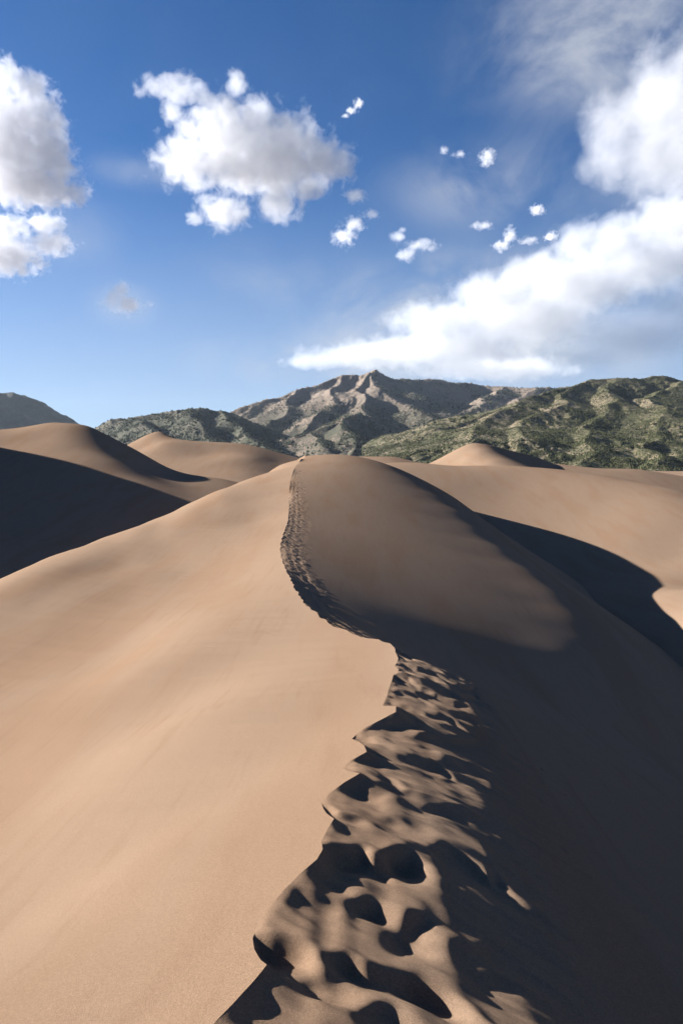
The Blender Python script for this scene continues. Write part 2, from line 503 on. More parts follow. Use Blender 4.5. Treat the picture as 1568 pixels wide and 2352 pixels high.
# steps higher up the strip, between the traced ones and the bend
SC2 = [((930, 250), (1000, 262), (1060, 290), (1100, 300)), ((850, 195), (900, 205), (930, 225)), ((855, 250), (920, 262), (975, 290)), ((990, 165), (1050, 180), (1100, 195), (1150, 210)),
       ((1080, 255), (1140, 270), (1220, 292)), ((880, 150), (930, 165), (985, 182)), ((860, 300), (900, 306), (960, 330), (1040, 345)), ((1040, 345), (1090, 375), (1130, 400), (1180, 412)),
       ((820, 350), (870, 352), (920, 372)), ((1140, 370), (1200, 395), (1280, 428)), ((1050, 320), (1120, 335), (1180, 355)), ((870, 118), (910, 125), (950, 135)), ((960, 150), (1010, 160), (1050, 172)),
       ((930, 400), (1000, 408), (1080, 420), (1160, 428)), ((1010, 490), (1080, 500), (1140, 525)), ((1060, 225), (1120, 235), (1180, 245))]
for pts_ in SC2: SCARPS.append((list(pts_), .07, .14))
for pl, dep, L_ in SCARPS:
    g_ = sorted(meet(*crop(*p)) for p in pl)
    scarp(g_, dep, L_)
# deep hollows: centre and half axes in the same crop of the photo, depth
HOLES = [(602, 1268, 92, 78, -.1, .15), (868, 735, 80, 44, -.1, .12), (900, 862, 62, 52, 0, .09), (905, 1118, 74, 52, -.1, .11), (790, 1008, 70, 28, -.5, .07),
         (480, 1165, 80, 30, -.2, .06), (690, 1185, 50, 18, -.1, .04), (980, 1300, 110, 45, -.5, .07), (1110, 880, 70, 40, -.7, .06), (850, 360, 46, 16, -.1, .07), (960, 460, 50, 22, -.5, .06),
         (780, 585, 34, 16, -.3, .05), (700, 830, 70, 22, -.1, .05), (1000, 545, 60, 18, -.4, .05), (960, 330, 46, 12, -.2, .05), (1060, 385, 40, 14, -.5, .05)]
for (x_, y_, rx_, ry_, tilt, dep) in HOLES:
    gx, gy = meet(*crop(x_, y_))
    _, g1 = meet(*crop(x_, y_ - ry_)); _, g0 = meet(*crop(x_, y_ + ry_))
    crater(gx, gy, rx_ * .659 / 1568 * gy * 1.25, max(.035, (g1 - g0) / 2 * .95), tilt - .12, dep * .6, 0.06, 0.3)
yy = 7.9
step = 0
while yy < 90:
    fade = 1 if yy < 55 else max(.25, 1 - (yy - 55) / 45)
    for lane in (0.10, 0.42, 0.74, 1.02):
        if lane > .9 and yy > 16: continue
        if lane > .7 and yy > 30 and rng.random() < .6: continue
        if rng.random() < (0.06 if yy < 50 else 0.22 + (yy - 50) / 90): continue
        s0 = lane + rng.uniform(-.07, .07)
        y_ = yy + rng.uniform(-.09, .09) + 0.16 * (1 if lane in (.10, .74) else -1)
        w_ = rng.uniform(.22, .42)
        x_ = float(crest_x(max(y_, 1.4))) + s0
        dep = rng.uniform(.055, .085) * fade * (1 if yy < 15 else .72)
        scarp([(x_ - w_ / 2, y_ + .05), (x_, y_ + rng.uniform(-.02, .03)), (x_ + w_ / 2, y_ - rng.uniform(.05, .16))], dep, rng.uniform(.10, .15), .3, (.3, .4))
        if rng.random() < .7:
            crater(x_, y_ - .10, rng.uniform(.10, .15), rng.uniform(.08, .11), rng.uniform(-.5, .1), dep * .6, 0.1, rng.uniform(0, .8))
    yy += 0.34 + 0.002 * yy
    step += 1
# dry sand cannot hold sharp edges: let the strip settle
def settle(Z, n, wgt):
    for _ in range(n):
        B = Z.copy()
        B[:, 1:-1] = (Z[:, :-2] + 2 * Z[:, 1:-1] + Z[:, 2:]) / 4
        B2 = B.copy(); B2[1:-1] = (B[:-2] + 2 * B[1:-1] + B[2:]) / 4
        Z = Z + (B2 - Z) * wgt
    return Z
ZT = ZT0 + (ZT - ZT0) * (1 - .75 * smooth(ST, .95, 1.3))
_keep = ZT[:, 0].copy()
ZT = settle(ZT, 15, (1 - smooth(YT, 4.5, 9)))
ZT = settle(ZT, 3, (1 - smooth(YT, 9, 20)))
_lock = np.exp(-ST / 0.03)
ZT = ZT + (_keep[:, None] - ZT[:, :1]) * _lock
# gentle slump relief of the loose sand over the whole strip
env = smooth(ST, 0.0, 0.08) * (1 - smooth(ST, 1.0, 1.5))
ZT += env * 0.022 * fbm(XT * 1.7, YT * 4.2 + XT * 1.6, 33, 3) * (1 - smooth(YT, 60, 90))
# right columns
nr = 80
tr = np.linspace(0, 1, nr) ** 1.7
XR0 = 0.85 * (ys + 3.2) + 1.6
x0 = cx + TW
XR = x0[:, None] + (XR0 - x0)[:, None] * tr[None, :]
YR = np.repeat(ys[:, None], nr, 1)
ZR = R_surf(XR, YR) + gap * np.exp(-(XR - cx[:, None]) / 0.22)
def lee_relief(X, Y):
    return 0.012 * fbm(X * 1.1 + 3, Y * 1.9 + X * 1.2, 55, 3) * (1 - smooth(Y, 14, 24))
sR = XR - cx[:, None]
ZR += lee_relief(XR, YR) * smooth(sR, TW, TW + .5) * (1 - smooth(sR, 5, 9))
ZR[:, 0] = ZT[:, -1]

main = bpy.data.objects.new('sand_dune', None)
sc.collection.objects.link(main)
main.location = (0, 0, -1.5)
def rebase(o):
    o.location = (0, 0, 1.5)
tag(main, 'big tan sand dune with a curving knife-edge crest in the foreground', 'sand dune', 'structure', 'sand dunes')
rebase(grid_mesh('windward_slope', XL[:, ::-1], YL[:, ::-1], ZL[:, ::-1], SAND, main))
rebase(grid_mesh('footprint_trail', XT, YT, ZT, SAND, main))
rebase(grid_mesh('lee_slope', XR, YR, ZR, SAND, main))

# ------------------------------------------------------------------ the dunes around it
def dune(label, pts, raw, a0, a1, y0, y1, nx=260, ny=200, relief=0.25, seed=1, lam=1e-5, hook=None):
    S = Surf(pts, w0=3.0, raw=raw, lam=lam)
    Y = y0 * (y1 / y0) ** np.linspace(0, 1, ny)
    A = np.linspace(a0, a1, nx)
    YY, AA = np.meshgrid(Y, A, indexing='ij')
    XX = AA * YY
    ZZ = S(XX, YY) + relief * fbm(XX * 0.03, YY * 0.03, seed, 3)
    if hook: ZZ = hook(XX, YY, ZZ)
    o = grid_mesh('sand_dune', XX, YY, ZZ, SAND, None)
    return tag(o, label, 'sand dune', 'structure', 'sand dunes')

# right-hand dune (catches the shadow of the middle dune)
top = [(800, 1075, 125), (900, 1064, 128), (960, 1064, 130), (1030, 1070, 130), (1100, 1070, 130), (1200, 1072, 128), (1300, 1080, 122), (1400, 1094, 115),
       (1500, 1112, 108), (1568, 1128, 102), (1750, 1180, 92), (2000, 1260, 84)]
B_pts = top + [(950, 1100, 112), (1060, 1110, 110), (1200, 1120, 108), (1400, 1150, 98), (1568, 1185, 88), (1800, 1260, 74),
               (1150, 1170, 98), (1300, 1200, 91), (1450, 1240, 82), (1568, 1275, 76), (1800, 1370, 62),
               (1300, 1290, 78), (1450, 1330, 66), (1568, 1360, 52), (1568, 1450, 42), (1500, 1500, 41.5), (1568, 1540, 37), (1800, 1600, 33)]
dune('smooth tan dune slope on the right crossed by a long dark curved shadow', B_pts,
     behind(top, 1.12, 0.12) + behind(top, 1.5, 0.3) + [(15, 32, -13), (19, 27, -13.2), (34, 24, -13)], -0.02, 0.95, 24, 210, 300, 220, 0.12, 3)

# left dune
topC = [(-300, 1000, 150), (-100, 992, 150), (0, 987, 150), (60, 981, 150), (120, 971, 150), (165, 974, 150), (205, 980, 149), (240, 1000, 150), (290, 1027, 151),
        (350, 1056, 150), (400, 1082, 148), (450, 1095, 146), (520, 1103, 144)]
C_pts = topC + [(0, 1020, 138), (100, 1005, 140), (170, 1000, 140), (0, 1060, 125), (120, 1050, 126), (220, 1040, 131), (262, 1060, 127), (0, 1120, 108), (130, 1110, 110), (240, 1100, 115), (310, 1110, 114),
                (340, 1075, 137), (380, 1100, 130), (420, 1125, 122), (0, 1220, 84), (150, 1180, 92), (300, 1160, 99), (420, 1150, 108), (-200, 1050, 130), (-200, 1200, 90), (0, 1330, 62), (200, 1270, 72)]
dune('tall rounded tan dune at the left edge, lower half in deep shadow', C_pts,
     behind(topC[:6], 1.1, 0.1) + behind(topC[6:], 1.1, 0.55) + behind(topC, 1.5, 0.45) + [(-12, 60, -12), (-30, 50, -15), (-20, 70, -12)], -0.9, -0.02, 45, 240, 260, 240, 0.2, 5)

# second dune behind it
topD = [(230, 1050, 205), (295, 1022, 205), (330, 1003, 205), (352, 994, 205), (366, 991, 205), (385, 999, 204), (410, 1011, 203), (440, 1018, 202), (490, 1021, 200), (550, 1021, 196), (585, 1025, 194),
        (620, 1034, 192), (655, 1044, 190), (700, 1056, 190), (780, 1075, 190)]
D_pts = topD + [(330, 1030, 190), (370, 1020, 188), (420, 1040, 180), (480, 1045, 178), (540, 1050, 172), (580, 1052, 172), (640, 1062, 176), (400, 1080, 160), (480, 1080, 158), (560, 1085, 155), (640, 1090, 160),
                (450, 1110, 145), (560, 1120, 140)]
dune('low tan dune with a small pointed top behind the left dune', D_pts,
     behind(topD, 1.1, 0.4) + behind(topD, 1.5, 0.4), -0.5, 0.1, 125, 320, 220, 160, 0.1, 7)

# small pointed dune on the right
topE = [(900, 1090, 215), (960, 1078, 215), (985, 1068, 214), (1030, 1044, 212), (1065, 1025, 210), (1088, 1018, 208), (1110, 1020, 208), (1145, 1028, 214), (1185, 1040, 222), (1225, 1056, 230),
        (1262, 1068, 232), (1320, 1094, 228), (1420, 1125, 222)]
E_pts = topE + [(1380, 1120, 195), (1320, 1110, 190), (1000, 1080, 196), (1050, 1060, 195), (1100, 1036, 196), (1130, 1060, 182), (1060, 1085, 180), (1200, 1062, 205), (1260, 1080, 210), (1150, 1078, 170)]
dune('small pale pointed dune standing above the right-hand slope', E_pts, behind(topE, 1.12, 0.4) + behind(topE, 1.5, 0.4), 0.02, 0.37, 160, 300, 180, 140, 0.05, 9)

topG = [(760, 1060, 265), (820, 1050, 265), (870, 1053, 264), (908, 1050, 262), (930, 1056, 262), (970, 1067, 262), (1060, 1080, 262)]
dune('sliver of pale dune between the middle dune and the mountain foot', topG + [(820, 1070, 235), (910, 1072, 232), (960, 1085, 230)], behind(topG, 1.12, 0.3) + behind(topG, 1.5, 0.3), -0.1, 0.25, 215, 380, 120, 90, 0.1, 11)

topH = [(1180, 1064, 235), (1260, 1066, 235), (1330, 1075, 235), (1400, 1084, 232), (1440, 1079, 230), (1490, 1083, 228), (1568, 1095, 225), (1700, 1112, 222), (1900, 1130, 220)]
dune('long low tan dune at the right edge below the green foothills', topH + [(1260, 1085, 205), (1420, 1100, 200), (1568, 1120, 195), (1750, 1145, 190)], behind(topH, 1.12, 0.3) + behind(topH, 1.5, 0.3), 0.2, 0.85, 180, 340, 180, 110, 0.1, 13)

# high dune beyond the left edge: its shadow fills the valley
def high_dune():
    xs = np.linspace(-230, -70, 120); yy_ = np.linspace(60, 240, 120)
    YY, XX = np.meshgrid(yy_, xs, indexing='ij')
    crest = -125 + 3 * np.sin(YY * 0.05)
    top_ = np.interp(YY, [40, 60, 74, 84, 105, 127, 145, 150, 153, 175, 240], [-6, 8, 22, 33, 37.5, 37, 33, 29, 24, 4, -8])
    d = XX - crest
    Z = top_ - np.where(d > 0, 0.66 * d, -0.33 * d)
    Z = Z - 0.02 * np.abs(d)
    Z = np.maximum(Z, -16 + 0.5 * fbm(XX * .02, YY * .02, 4, 2))
    o = grid_mesh('sand_dune', XX, YY, Z, SAND)
    tag(o, 'high dune outside the left edge that throws its shadow into the valley', 'sand dune', 'structure', 'sand dunes')
high_dune()

# the sand sheet under everything
def sheet():
    r = np.concatenate([[0.0], np.geomspace(30, 12000, 60)])
    th = np.linspace(-math.pi, math.pi, 97)
    RR, TT = np.meshgrid(r, th, indexing='ij')
    X = RR * np.sin(TT); Y = RR * np.cos(TT)
    Z = -19 + 1.5 * fbm(X * 0.01, Y * 0.01, 2, 3) - RR * 0.0
    o = grid_mesh('ground', X, Y, Z, SAND)
    tag(o, 'flat sand ground around the dunes', 'ground', 'structure')
sheet()

# ------------------------------------------------------------------ mountains
def mountain_material(name, soil, soil2, rock, green, green_amt, rock_lo, scale, scree=None):
    g = NT(name)
    geo = g.n('ShaderNodeNewGeometry'); P = geo.outputs['Position']
    nz = g.n('ShaderNodeSeparateXYZ', {0: geo.outputs['Normal']}).outputs[2]
    n1 = g.n('ShaderNodeTexNoise', {'Vector': P, 'Scale': 0.004 * scale, 'Detail': 6.0, 'Roughness': 0.65}).outputs[0]
    n2 = g.n('ShaderNodeTexNoise', {'Vector': P, 'Scale': 0.035 * scale, 'Detail': 6.0, 'Roughness': 0.7}).outputs[0]
    n3 = g.n('ShaderNodeTexNoise', {'Vector': P, 'Scale': 0.11 * scale, 'Detail': 3.0, 'Roughness': 0.75}).outputs[0]
    col = g.mix(g.rng(n1, .4, .62), soil, soil2)
    gm = g.math('ADD', g.math('MULTIPLY', n1, .5), g.math('MULTIPLY', n3, .9))
    col = g.mix(g.rng(gm, .66 - green_amt * .2, .76 - green_amt * .2), col, green)
    if scree:      # bare pale scree above the tree line
        zz = g.math('ADD', g.n('ShaderNodeSeparateXYZ', {0: P}).outputs[2], g.math('MULTIPLY', n1, 260))
        col = g.mix(g.rng(zz, 360, 560, 0, .85), col, scree)
    steep = g.math('ADD', nz, g.math('MULTIPLY', g.math('SUBTRACT', n2, .5), .5))
    col = g.mix(g.rng(steep, rock_lo, rock_lo - .08), col, rock)
    bump = g.n('ShaderNodeBump', {'Strength': 0.8, 'Distance': 6.0 / scale, 'Height': n2})
    b = g.n('ShaderNodeBsdfPrincipled', {'Base Color': col, 'Roughness': 0.95, 'Specular IOR Level': 0.1, 'Normal': bump.outputs[0]})
    g.n('ShaderNodeOutputMaterial', {'Surface': b.outputs[0]})
    return g.m

def tents(X, Y, lines, base=-25.0, k=0.52, p=0.92, soft=0):
    """height of a massif from its ridge lines: every ridge falls away on both sides"""
    H = np.full(X.shape, -1e9)
    for ln in lines:
        kk = k
        if isinstance(ln, tuple): kk, ln = ln
        pts = [at(*q) for q in ln]
        for a, b in zip(pts[:-1], pts[1:]):
            ax, ay, bx, by = a.x, a.y, b.x, b.y
            L2 = (bx - ax) ** 2 + (by - ay) ** 2 + 1e-9
            t = np.clip(((X - ax) * (bx - ax) + (Y - ay) * (by - ay)) / L2, 0, 1)
            dx = X - (ax + t * (bx - ax)); dy = Y - (ay + t * (by - ay))
            d = np.sqrt(dx * dx + dy * dy)
            z = a.z + t * (b.z - a.z)
            H = np.maximum(H, z - kk * 12 * ((1 + d / 12) ** p - 1) * (1 if p == 1 else 1.35))
    return H

CRAG = .010
def mountain(label, mat, lines, a0, a1, y0, y1, nx, ny, seed, size, k=.55, rough=1.0, base=-25, zexag=None):
    A = np.linspace(a0, a1, nx)
    Y = y0 * (y1 / y0) ** np.linspace(0, 1, ny)
    YY, AA = np.meshgrid(Y, A, indexing='ij'); XX = AA * YY
    # warp the plan so that ridges wander
    wx = size * .10 * fbm(XX / size * 1.3, YY / size * 1.3, seed, 4); wy = size * .10 * fbm(XX / size * 1.3 + 9, YY / size * 1.3, seed + 3, 4)
    H = tents(XX + wx, YY + wy, lines, k=k)
    up = np.clip((H - base) / (size * .3), 0, 1)
    qx = XX / size + .10 * fbm(XX / size * 2.5, YY / size * 2.5, seed + 40, 3); qy = YY / size
    rg = ridged(qx * 1.9, qy * 1.5, seed + 7, 5, .42)
    env_ = .3 + .7 * np.sqrt(up)
    H = H + rough * size * .050 * (rg - 1.15) * env_
    crag = smooth(fbm(XX / size * 3.1, YY / size * 3.1, seed + 60, 4), .18, .5)
    H = H + crag * size * CRAG * (ridged(XX / size * 13, YY / size * 13, seed + 61, 4, .55) - .9)
    H = H + size * .0022 * fbm(XX / size * 34, YY / size * 34, seed + 70, 3)
    H = np.maximum(H, base + size * .01 * fbm(XX / size * 5, YY / size * 5, seed + 90, 3))
    o = grid_mesh('mountain', XX, YY, H, mat)
    tag(o, label, 'mountain', 'structure', 'mountains beyond the dunes')
    return XX, YY, H

M_GREEN = mountain_material('foothill_ground', (.155, .123, .082, 1), (.118, .094, .060, 1), (.19, .145, .102, 1), (.050, .052, .025, 1), .12, .50, .9)
M_GREY = mountain_material('high_mountain_ground', (.165, .122, .092, 1), (.12, .092, .072, 1), (.185, .138, .102, 1), (.045, .046, .030, 1), .15, .55, 1.0, (.178, .138, .108, 1))
M_WOOD = mountain_material('wooded_hill_ground', (.125, .10, .075, 1), (.095, .08, .058, 1), (.16, .125, .095, 1), (.042, .045, .028, 1), .30, .45, 1.0)
M_BLUE = mountain_material('far_mountain_ground', (.06, .056, .048, 1), (.045, .045, .038, 1), (.09, .08, .07, 1), (.03, .032, .026, 1), .5, .6, 0.6)

far_left = mountain('dark blue-grey mountain at the far left edge', M_BLUE,
    [[(-260, 960, 5890), (-150, 925, 5766), (-60, 906, 5704), (0, 899, 5580), (25, 900, 5580), (60, 925, 5580), (110, 950, 5580), (160, 972, 5642), (230, 990, 5704)],
     [(0, 899, 5580), (-30, 950, 4960)], [(60, 925, 5580), (70, 965, 5084)]],
    -.80, -.26, 4200, 7000, 240, 110, 3, 1000, .5)

main_lines = [
    [(540, 938, 4300), (600, 921, 4350), (650, 907, 4400), (690, 889, 4500), (740, 874, 4600), (790, 858, 4700), (830, 859, 4700), (868, 848, 4700), (895, 857, 4800), (930, 870, 5000),
     (1000, 874, 5200), (1090, 882, 5300), (1160, 881, 5200), (1230, 886, 5100), (1300, 886, 5100), (1500, 890, 5100), (1700, 900, 5100)],
    [(868, 848, 4700), (885, 880, 4400), (915, 910, 4100), (955, 935, 3800), (1000, 962, 3500)],
    [(790, 858, 4700), (780, 890, 4300), (740, 930, 3900), (700, 960, 3600), (660, 1000, 3300)],
    [(868, 848, 4700), (840, 890, 4300), (835, 930, 3800), (850, 965, 3300), (880, 1005, 2900), (900, 1035, 2700)],
    [(690, 889, 4500), (660, 925, 4100), (610, 965, 3700), (575, 1000, 3400)],
    [(1000, 874, 5200), (980, 915, 4700), (960, 950, 4300)],
    [(1160, 881, 5200), (1110, 915, 4600), (1040, 955, 4000), (990, 990, 3500), (950, 1020, 3100)],
    [(1230, 886, 5100), (1180, 920, 4500), (1110, 950, 4000)],
    [(600, 1015, 2900), (660, 1000, 2900), (720, 985, 2950), (780, 965, 3100), (830, 940, 3400)],
    [(720, 985, 2950), (740, 1020, 2600)], [(780, 965, 3100), (810, 1010, 2650), (820, 1040, 2500)],
]
main_lines = [main_lines[0]] + [(.42, l_) for l_ in main_lines[1:]]
main_m = mountain('grey-brown rocky peak with wooded spurs in the middle of the skyline', M_GREY, main_lines, -.34, .56, 2250, 6200, 560, 290, 11, 900, .52, .42)

left_lines = [
    [(150, 1000, 3300), (215, 977, 3300), (262, 964, 3300), (320, 951, 3350), (380, 940, 3400), (430, 937, 3400), (500, 935, 3500), (540, 941, 3500), (580, 958, 3500), (620, 985, 3400)],
    [(320, 951, 3350), (335, 985, 2900), (350, 1010, 2600)],
    [(430, 937, 3400), (450, 970, 3000), (480, 1000, 2700), (500, 1030, 2400)],
    [(500, 935, 3500), (530, 965, 3100), (570, 1000, 2800), (590, 1025, 2500)],
]
left_m = mountain('low dark wooded hill left of the main peak', M_WOOD, left_lines, -.42, -.05, 2100, 4300, 360, 200, 23, 700, .42, .45)

green_lines = [
    [(900, 1060, 1750), (960, 1022, 1900), (1010, 988, 2050), (1060, 968, 2150), (1100, 952, 2250), (1180, 918, 2450), (1260, 897, 2600), (1300, 887, 2700), (1340, 874, 2800), (1390, 868, 2850),
     (1420, 874, 2850), (1480, 864, 2900), (1520, 866, 2900), (1568, 870, 2900), (1700, 866, 2900), (1850, 880, 2900)],
    [(1180, 918, 2450), (1120, 960, 2100), (1070, 1000, 1800), (1040, 1035, 1600)],
    [(1300, 887, 2700), (1270, 925, 2400), (1210, 965, 2050), (1160, 1010, 1750), (1130, 1050, 1550)],
    [(1390, 868, 2850), (1400, 920, 2400), (1370, 970, 2000), (1330, 1020, 1700), (1310, 1060, 1500)],
    [(1568, 870, 2900), (1510, 905, 2500), (1500, 950, 2100), (1520, 1000, 1800), (1500, 1060, 1500)],
    [(1700, 866, 2900), (1640, 920, 2400), (1600, 980, 2000), (1590, 1040, 1600)],
]
CRAG = .009
green_lines = [green_lines[0]] + [(.27, l_) for l_ in green_lines[1:]]
CRAG = .009
green_m = mountain('broad green scrub-covered foothill filling the right of the skyline', M_GREEN, green_lines, .03, .64, 1250, 3300, 560, 290, 37, 620, .42, .32)

# shrubs and trees: far too many to count, scattered as small leafy tufts
def tufts(name, label, field, count, hmin, hmax, seed, accept, mat, lowz=-20, aspect=1.0):
    XX, YY, H = field
    rs = np.random.RandomState(seed)
    R_, C_ = XX.shape
    n = count * 4
    i = rs.uniform(0, R_ - 1.01, n); j = rs.uniform(0, C_ - 1.01, n)
    i0 = i.astype(int); j0 = j.astype(int); fi = i - i0; fj = j - j0
    def bl(F): return (F[i0, j0] * (1 - fi) * (1 - fj) + F[i0 + 1, j0] * fi * (1 - fj) + F[i0, j0 + 1] * (1 - fi) * fj + F[i0 + 1, j0 + 1] * fi * fj)
    x, y, z = bl(XX), bl(YY), bl(H)
    dzx = (H[i0, j0 + 1] - H[i0, j0]) / (XX[i0, j0 + 1] - XX[i0, j0] + 1e-6)
    dzy = (H[i0 + 1, j0] - H[i0, j0]) / (YY[i0 + 1, j0] - YY[i0, j0] + 1e-6)
    prob = accept(x, y, z, dzx, dzy)
    ok = (rs.uniform(0, 1, n) < prob) & (z > lowz)
    x, y, z = x[ok][:count], y[ok][:count], z[ok][:count]
    m = len(x)
    h = rs.uniform(hmin, hmax, m); r = h * rs.uniform(.45, .75, m) / aspect
    ang = rs.uniform(0, 6.28, m)
    ring = 4
    co = np.zeros((m, ring + 2, 3))
    for q in range(ring):
        rr_ = r * rs.uniform(.7, 1.25, m)
        a_ = ang + q * 2 * math.pi / ring
        co[:, q, 0] = x + np.cos(a_) * rr_; co[:, q, 1] = y + np.sin(a_) * rr_
        co[:, q, 2] = z + h * rs.uniform(.2, .45, m) / (aspect ** 1.5)
    co[:, ring, 0] = x + r * rs.uniform(-.3, .3, m); co[:, ring, 1] = y + r * rs.uniform(-.3, .3, m); co[:, ring, 2] = z + h
    co[:, ring + 1, 0] = x; co[:, ring + 1, 1] = y; co[:, ring + 1, 2] = z - h * .2
    f = []
    for q in range(ring):
        f.append([q, (q + 1) % ring, ring]); f.append([(q + 1) % ring, q, ring + 1])
    f = np.array(f)
    F = (f[None] + (np.arange(m) * (ring + 2))[:, None, None]).reshape(-1, 3)
    me = bpy.data.meshes.new(name)
    me.vertices.add(m * (ring + 2)); me.vertices.foreach_set('co', co.astype(np.float32).ravel())
    me.loops.add(F.size); me.loops.foreach_set('vertex_index', F.ravel().astype(np.int32))
    me.polygons.add(len(F)); me.polygons.foreach_set('loop_start', np.arange(0, F.size, 3, dtype=np.int32))
    me.update(calc_edges=True)
    me.materials.append(mat)
    o = bpy.data.objects.new(name, me); sc.collection.objects.link(o)
    tag(o, label, 'shrubs', 'stuff')
    return m

def leaf_material(name, a, b):
    g = NT(name)
    geo = g.n('ShaderNodeNewGeometry')
    n = g.n('ShaderNodeTexNoise', {'Vector': geo.outputs['Position'], 'Scale': .05, 'Detail': 4.0})
    col = g.mix(g.rng(n.outputs[0], .35, .65), a, b)
    bs = g.n('ShaderNodeBsdfPrincipled', {'Base Color': col, 'Roughness': 0.9, 'Specular IOR Level': 0.1})
    g.n('ShaderNodeOutputMaterial', {'Surface': bs.outputs[0]})
    return g.m
LEAF = leaf_material('juniper_leaves', (.046, .050, .022, 1), (.064, .066, .030, 1))
PINE = leaf_material('pine_needles', (.040, .046, .030, 1), (.055, .060, .038, 1))
DEAD = leaf_material('bare_branches', (.11, .095, .085, 1), (.15, .13, .115, 1))

def acc_green(x, y, z, dzx, dzy):
    n = fbm(x / 90, y / 90, 5, 4)
    st = np.sqrt(dzx ** 2 + dzy ** 2)
    return np.clip(.55 + 1.1 * n + .8 * np.clip(dzx * -1, -.5, .5), .06, 1) * (1 - smooth(st, .9, 1.3))
def acc_pine(x, y, z, dzx, dzy):
    n = fbm(x / 260, y / 260, 8, 4)
    st = np.sqrt(dzx ** 2 + dzy ** 2)
    return np.clip(.35 + 1.3 * n - .9 * dzx, .0, 1) * (1 - smooth(st, 1.0, 1.4)) * (1 - .95 * smooth(z, 200, 420) * smooth(-x, -600, 100))
def acc_dead(x, y, z, dzx, dzy):
    return smooth(z, 150, 300) * (1 - smooth(z, 480, 640) * smooth(-x, -700, -100)) * np.clip(.5 + fbm(x / 200, y / 200, 18, 3), 0, 1)
tufts('juniper_scrub', 'dense dark green juniper scrub dotted over the right foothill', green_m, 60000, 1.5, 3.8, 1, acc_green, LEAF)
tufts('pine_forest', 'dark pine woods on the spurs of the central peak', main_m, 28000, 6, 12, 2, acc_pine, PINE, aspect=1.6)
tufts('burnt_forest', 'grey leafless trees on the high slopes of the central peak', main_m, 12000, 6, 12, 3, acc_dead, DEAD, aspect=2.4)
tufts('pine_forest', 'dark pine woods covering the low hill at the left', left_m, 14000, 5, 9, 4, lambda x, y, z, a, b: np.clip(.5 + fbm(x / 160, y / 160, 6, 4) - .6 * a, .05, 1), PINE, aspect=1.4)

# ------------------------------------------------------------------ clouds: real volumes of air
def cloud(label, blobs, Y, rho, seed, amp=2.2, k=1.0, hard=1.8, step=.3, flat=None, tint=(.76, .76, .77), group='white clouds in the blue sky'):
    """blobs: (u, v, half width, half height[, extra distance]) in photo units"""
    cs = [at(b[0], b[1], Y * (1 + (b[4] if len(b) > 4 else 0))) for b in blobs]
    cen = sum(cs, Vector()) / len(cs)
    bm = bmesh.new(); data = []
    for b, p in zip(blobs, cs):
        s_ = p.length / 1568
        rx = b[2] * s_; rz = b[3] * s_; ry = (rx + rz) / 2
        data.append((p - cen, (rx, ry, rz)))
        g = bmesh.ops.create_icosphere(bm, subdivisions=3, radius=1.5)
        for vv in g['verts']: vv.co = Vector((vv.co.x * rx, vv.co.y * ry, vv.co.z * rz)) + p - cen
    me = bpy.data.meshes.new('cloud'); bm.to_mesh(me); bm.free()
    o = bpy.data.objects.new('cloud', me); sc.collection.objects.link(o); o.location = cen
    R_ = max(b[2] for b in blobs) * cen.length / 1568
    md = o.modifiers.new('weld', 'REMESH'); md.mode = 'VOXEL'; md.voxel_size = min(max(d[1][0] for d in data) / 6, min(d[1][2] for d in data) / 2)
    g = NT('cloud_air')
    P = g.n('ShaderNodeTexCoord').outputs['Object']
    F = None
    for (p, r) in data:
        a_ = g.n('ShaderNodeVectorMath', {0: P, 1: p}, operation='SUBTRACT')
        d_ = g.n('ShaderNodeVectorMath', {0: a_.outputs[0], 1: r}, operation='DIVIDE')
        l_ = g.n('ShaderNodeVectorMath', {0: d_.outputs[0]}, operation='LENGTH').outputs['Value']
        f = g.math('SUBTRACT', 1, l_)
        F = f if F is None else g.math('SMOOTH_MAX', F, f, .25)
    sh = g.n('ShaderNodeVectorMath', {0: P, 1: (seed * R_ * 7.3, seed * R_, 0)}, operation='ADD')
    no = g.n('ShaderNodeTexNoise', {'Vector': sh.outputs[0], 'Scale': 3.0 / R_ * k, 'Detail': 8.0, 'Roughness': 0.60})
    no.inputs['Distortion'].default_value = 0.35
    n = g.math('MULTIPLY_ADD', no.outputs[0], 2 * amp, -amp * 1.04)
    f2 = g.math('MULTIPLY', g.math('MAXIMUM', g.math('ADD', F, n), 0), hard)
    d = g.math('MULTIPLY', g.math('SMOOTH_MIN', f2, 1, .3), rho / R_)
    vol = g.n('ShaderNodeVolumePrincipled', {'Color': (*tint, 1), 'Density': d, 'Anisotropy': 0.0})
    g.n('ShaderNodeOutputMaterial', {'Volume': vol.outputs[0]})
    g.m.cycles.volume_step_rate = step
    o.data.materials.append(g.m)
    return tag(o, label, 'cloud', 'thing', group)

cloud('large white cumulus alone in the middle of the blue sky, ragged at its top left',
      [(540, 320, 120, 62), (640, 335, 105, 62), (435, 370, 75, 52), (735, 372, 72, 45), (600, 395, 170, 36), (500, 268, 50, 36), (590, 262, 45, 32), (780, 392, 28, 26),
       (405, 206, 75, 18), (400, 262, 26, 26), (545, 205, 20, 22), (460, 225, 40, 14),
       (515, 484, 58, 42), (640, 470, 52, 38), (700, 440, 45, 18), (450, 503, 26, 16), (545, 195, 26, 26)], 9000, 4.5, 1, step=.13, amp=1.2, k=1.8, hard=2.0, tint=(.85, .85, .86))
cloud('tall grey-white cloud cut off by the left edge of the photo',
      [(8, 175, 30, 38), (70, 215, 50, 38), (85, 285, 58, 55), (20, 330, 90, 100), (120, 360, 45, 60), (60, 425, 110, 42), (160, 440, 40, 26)], 9000, 4, 2, step=.16, amp=1.3, k=1.5, hard=2.0, tint=(.82, .82, .84))
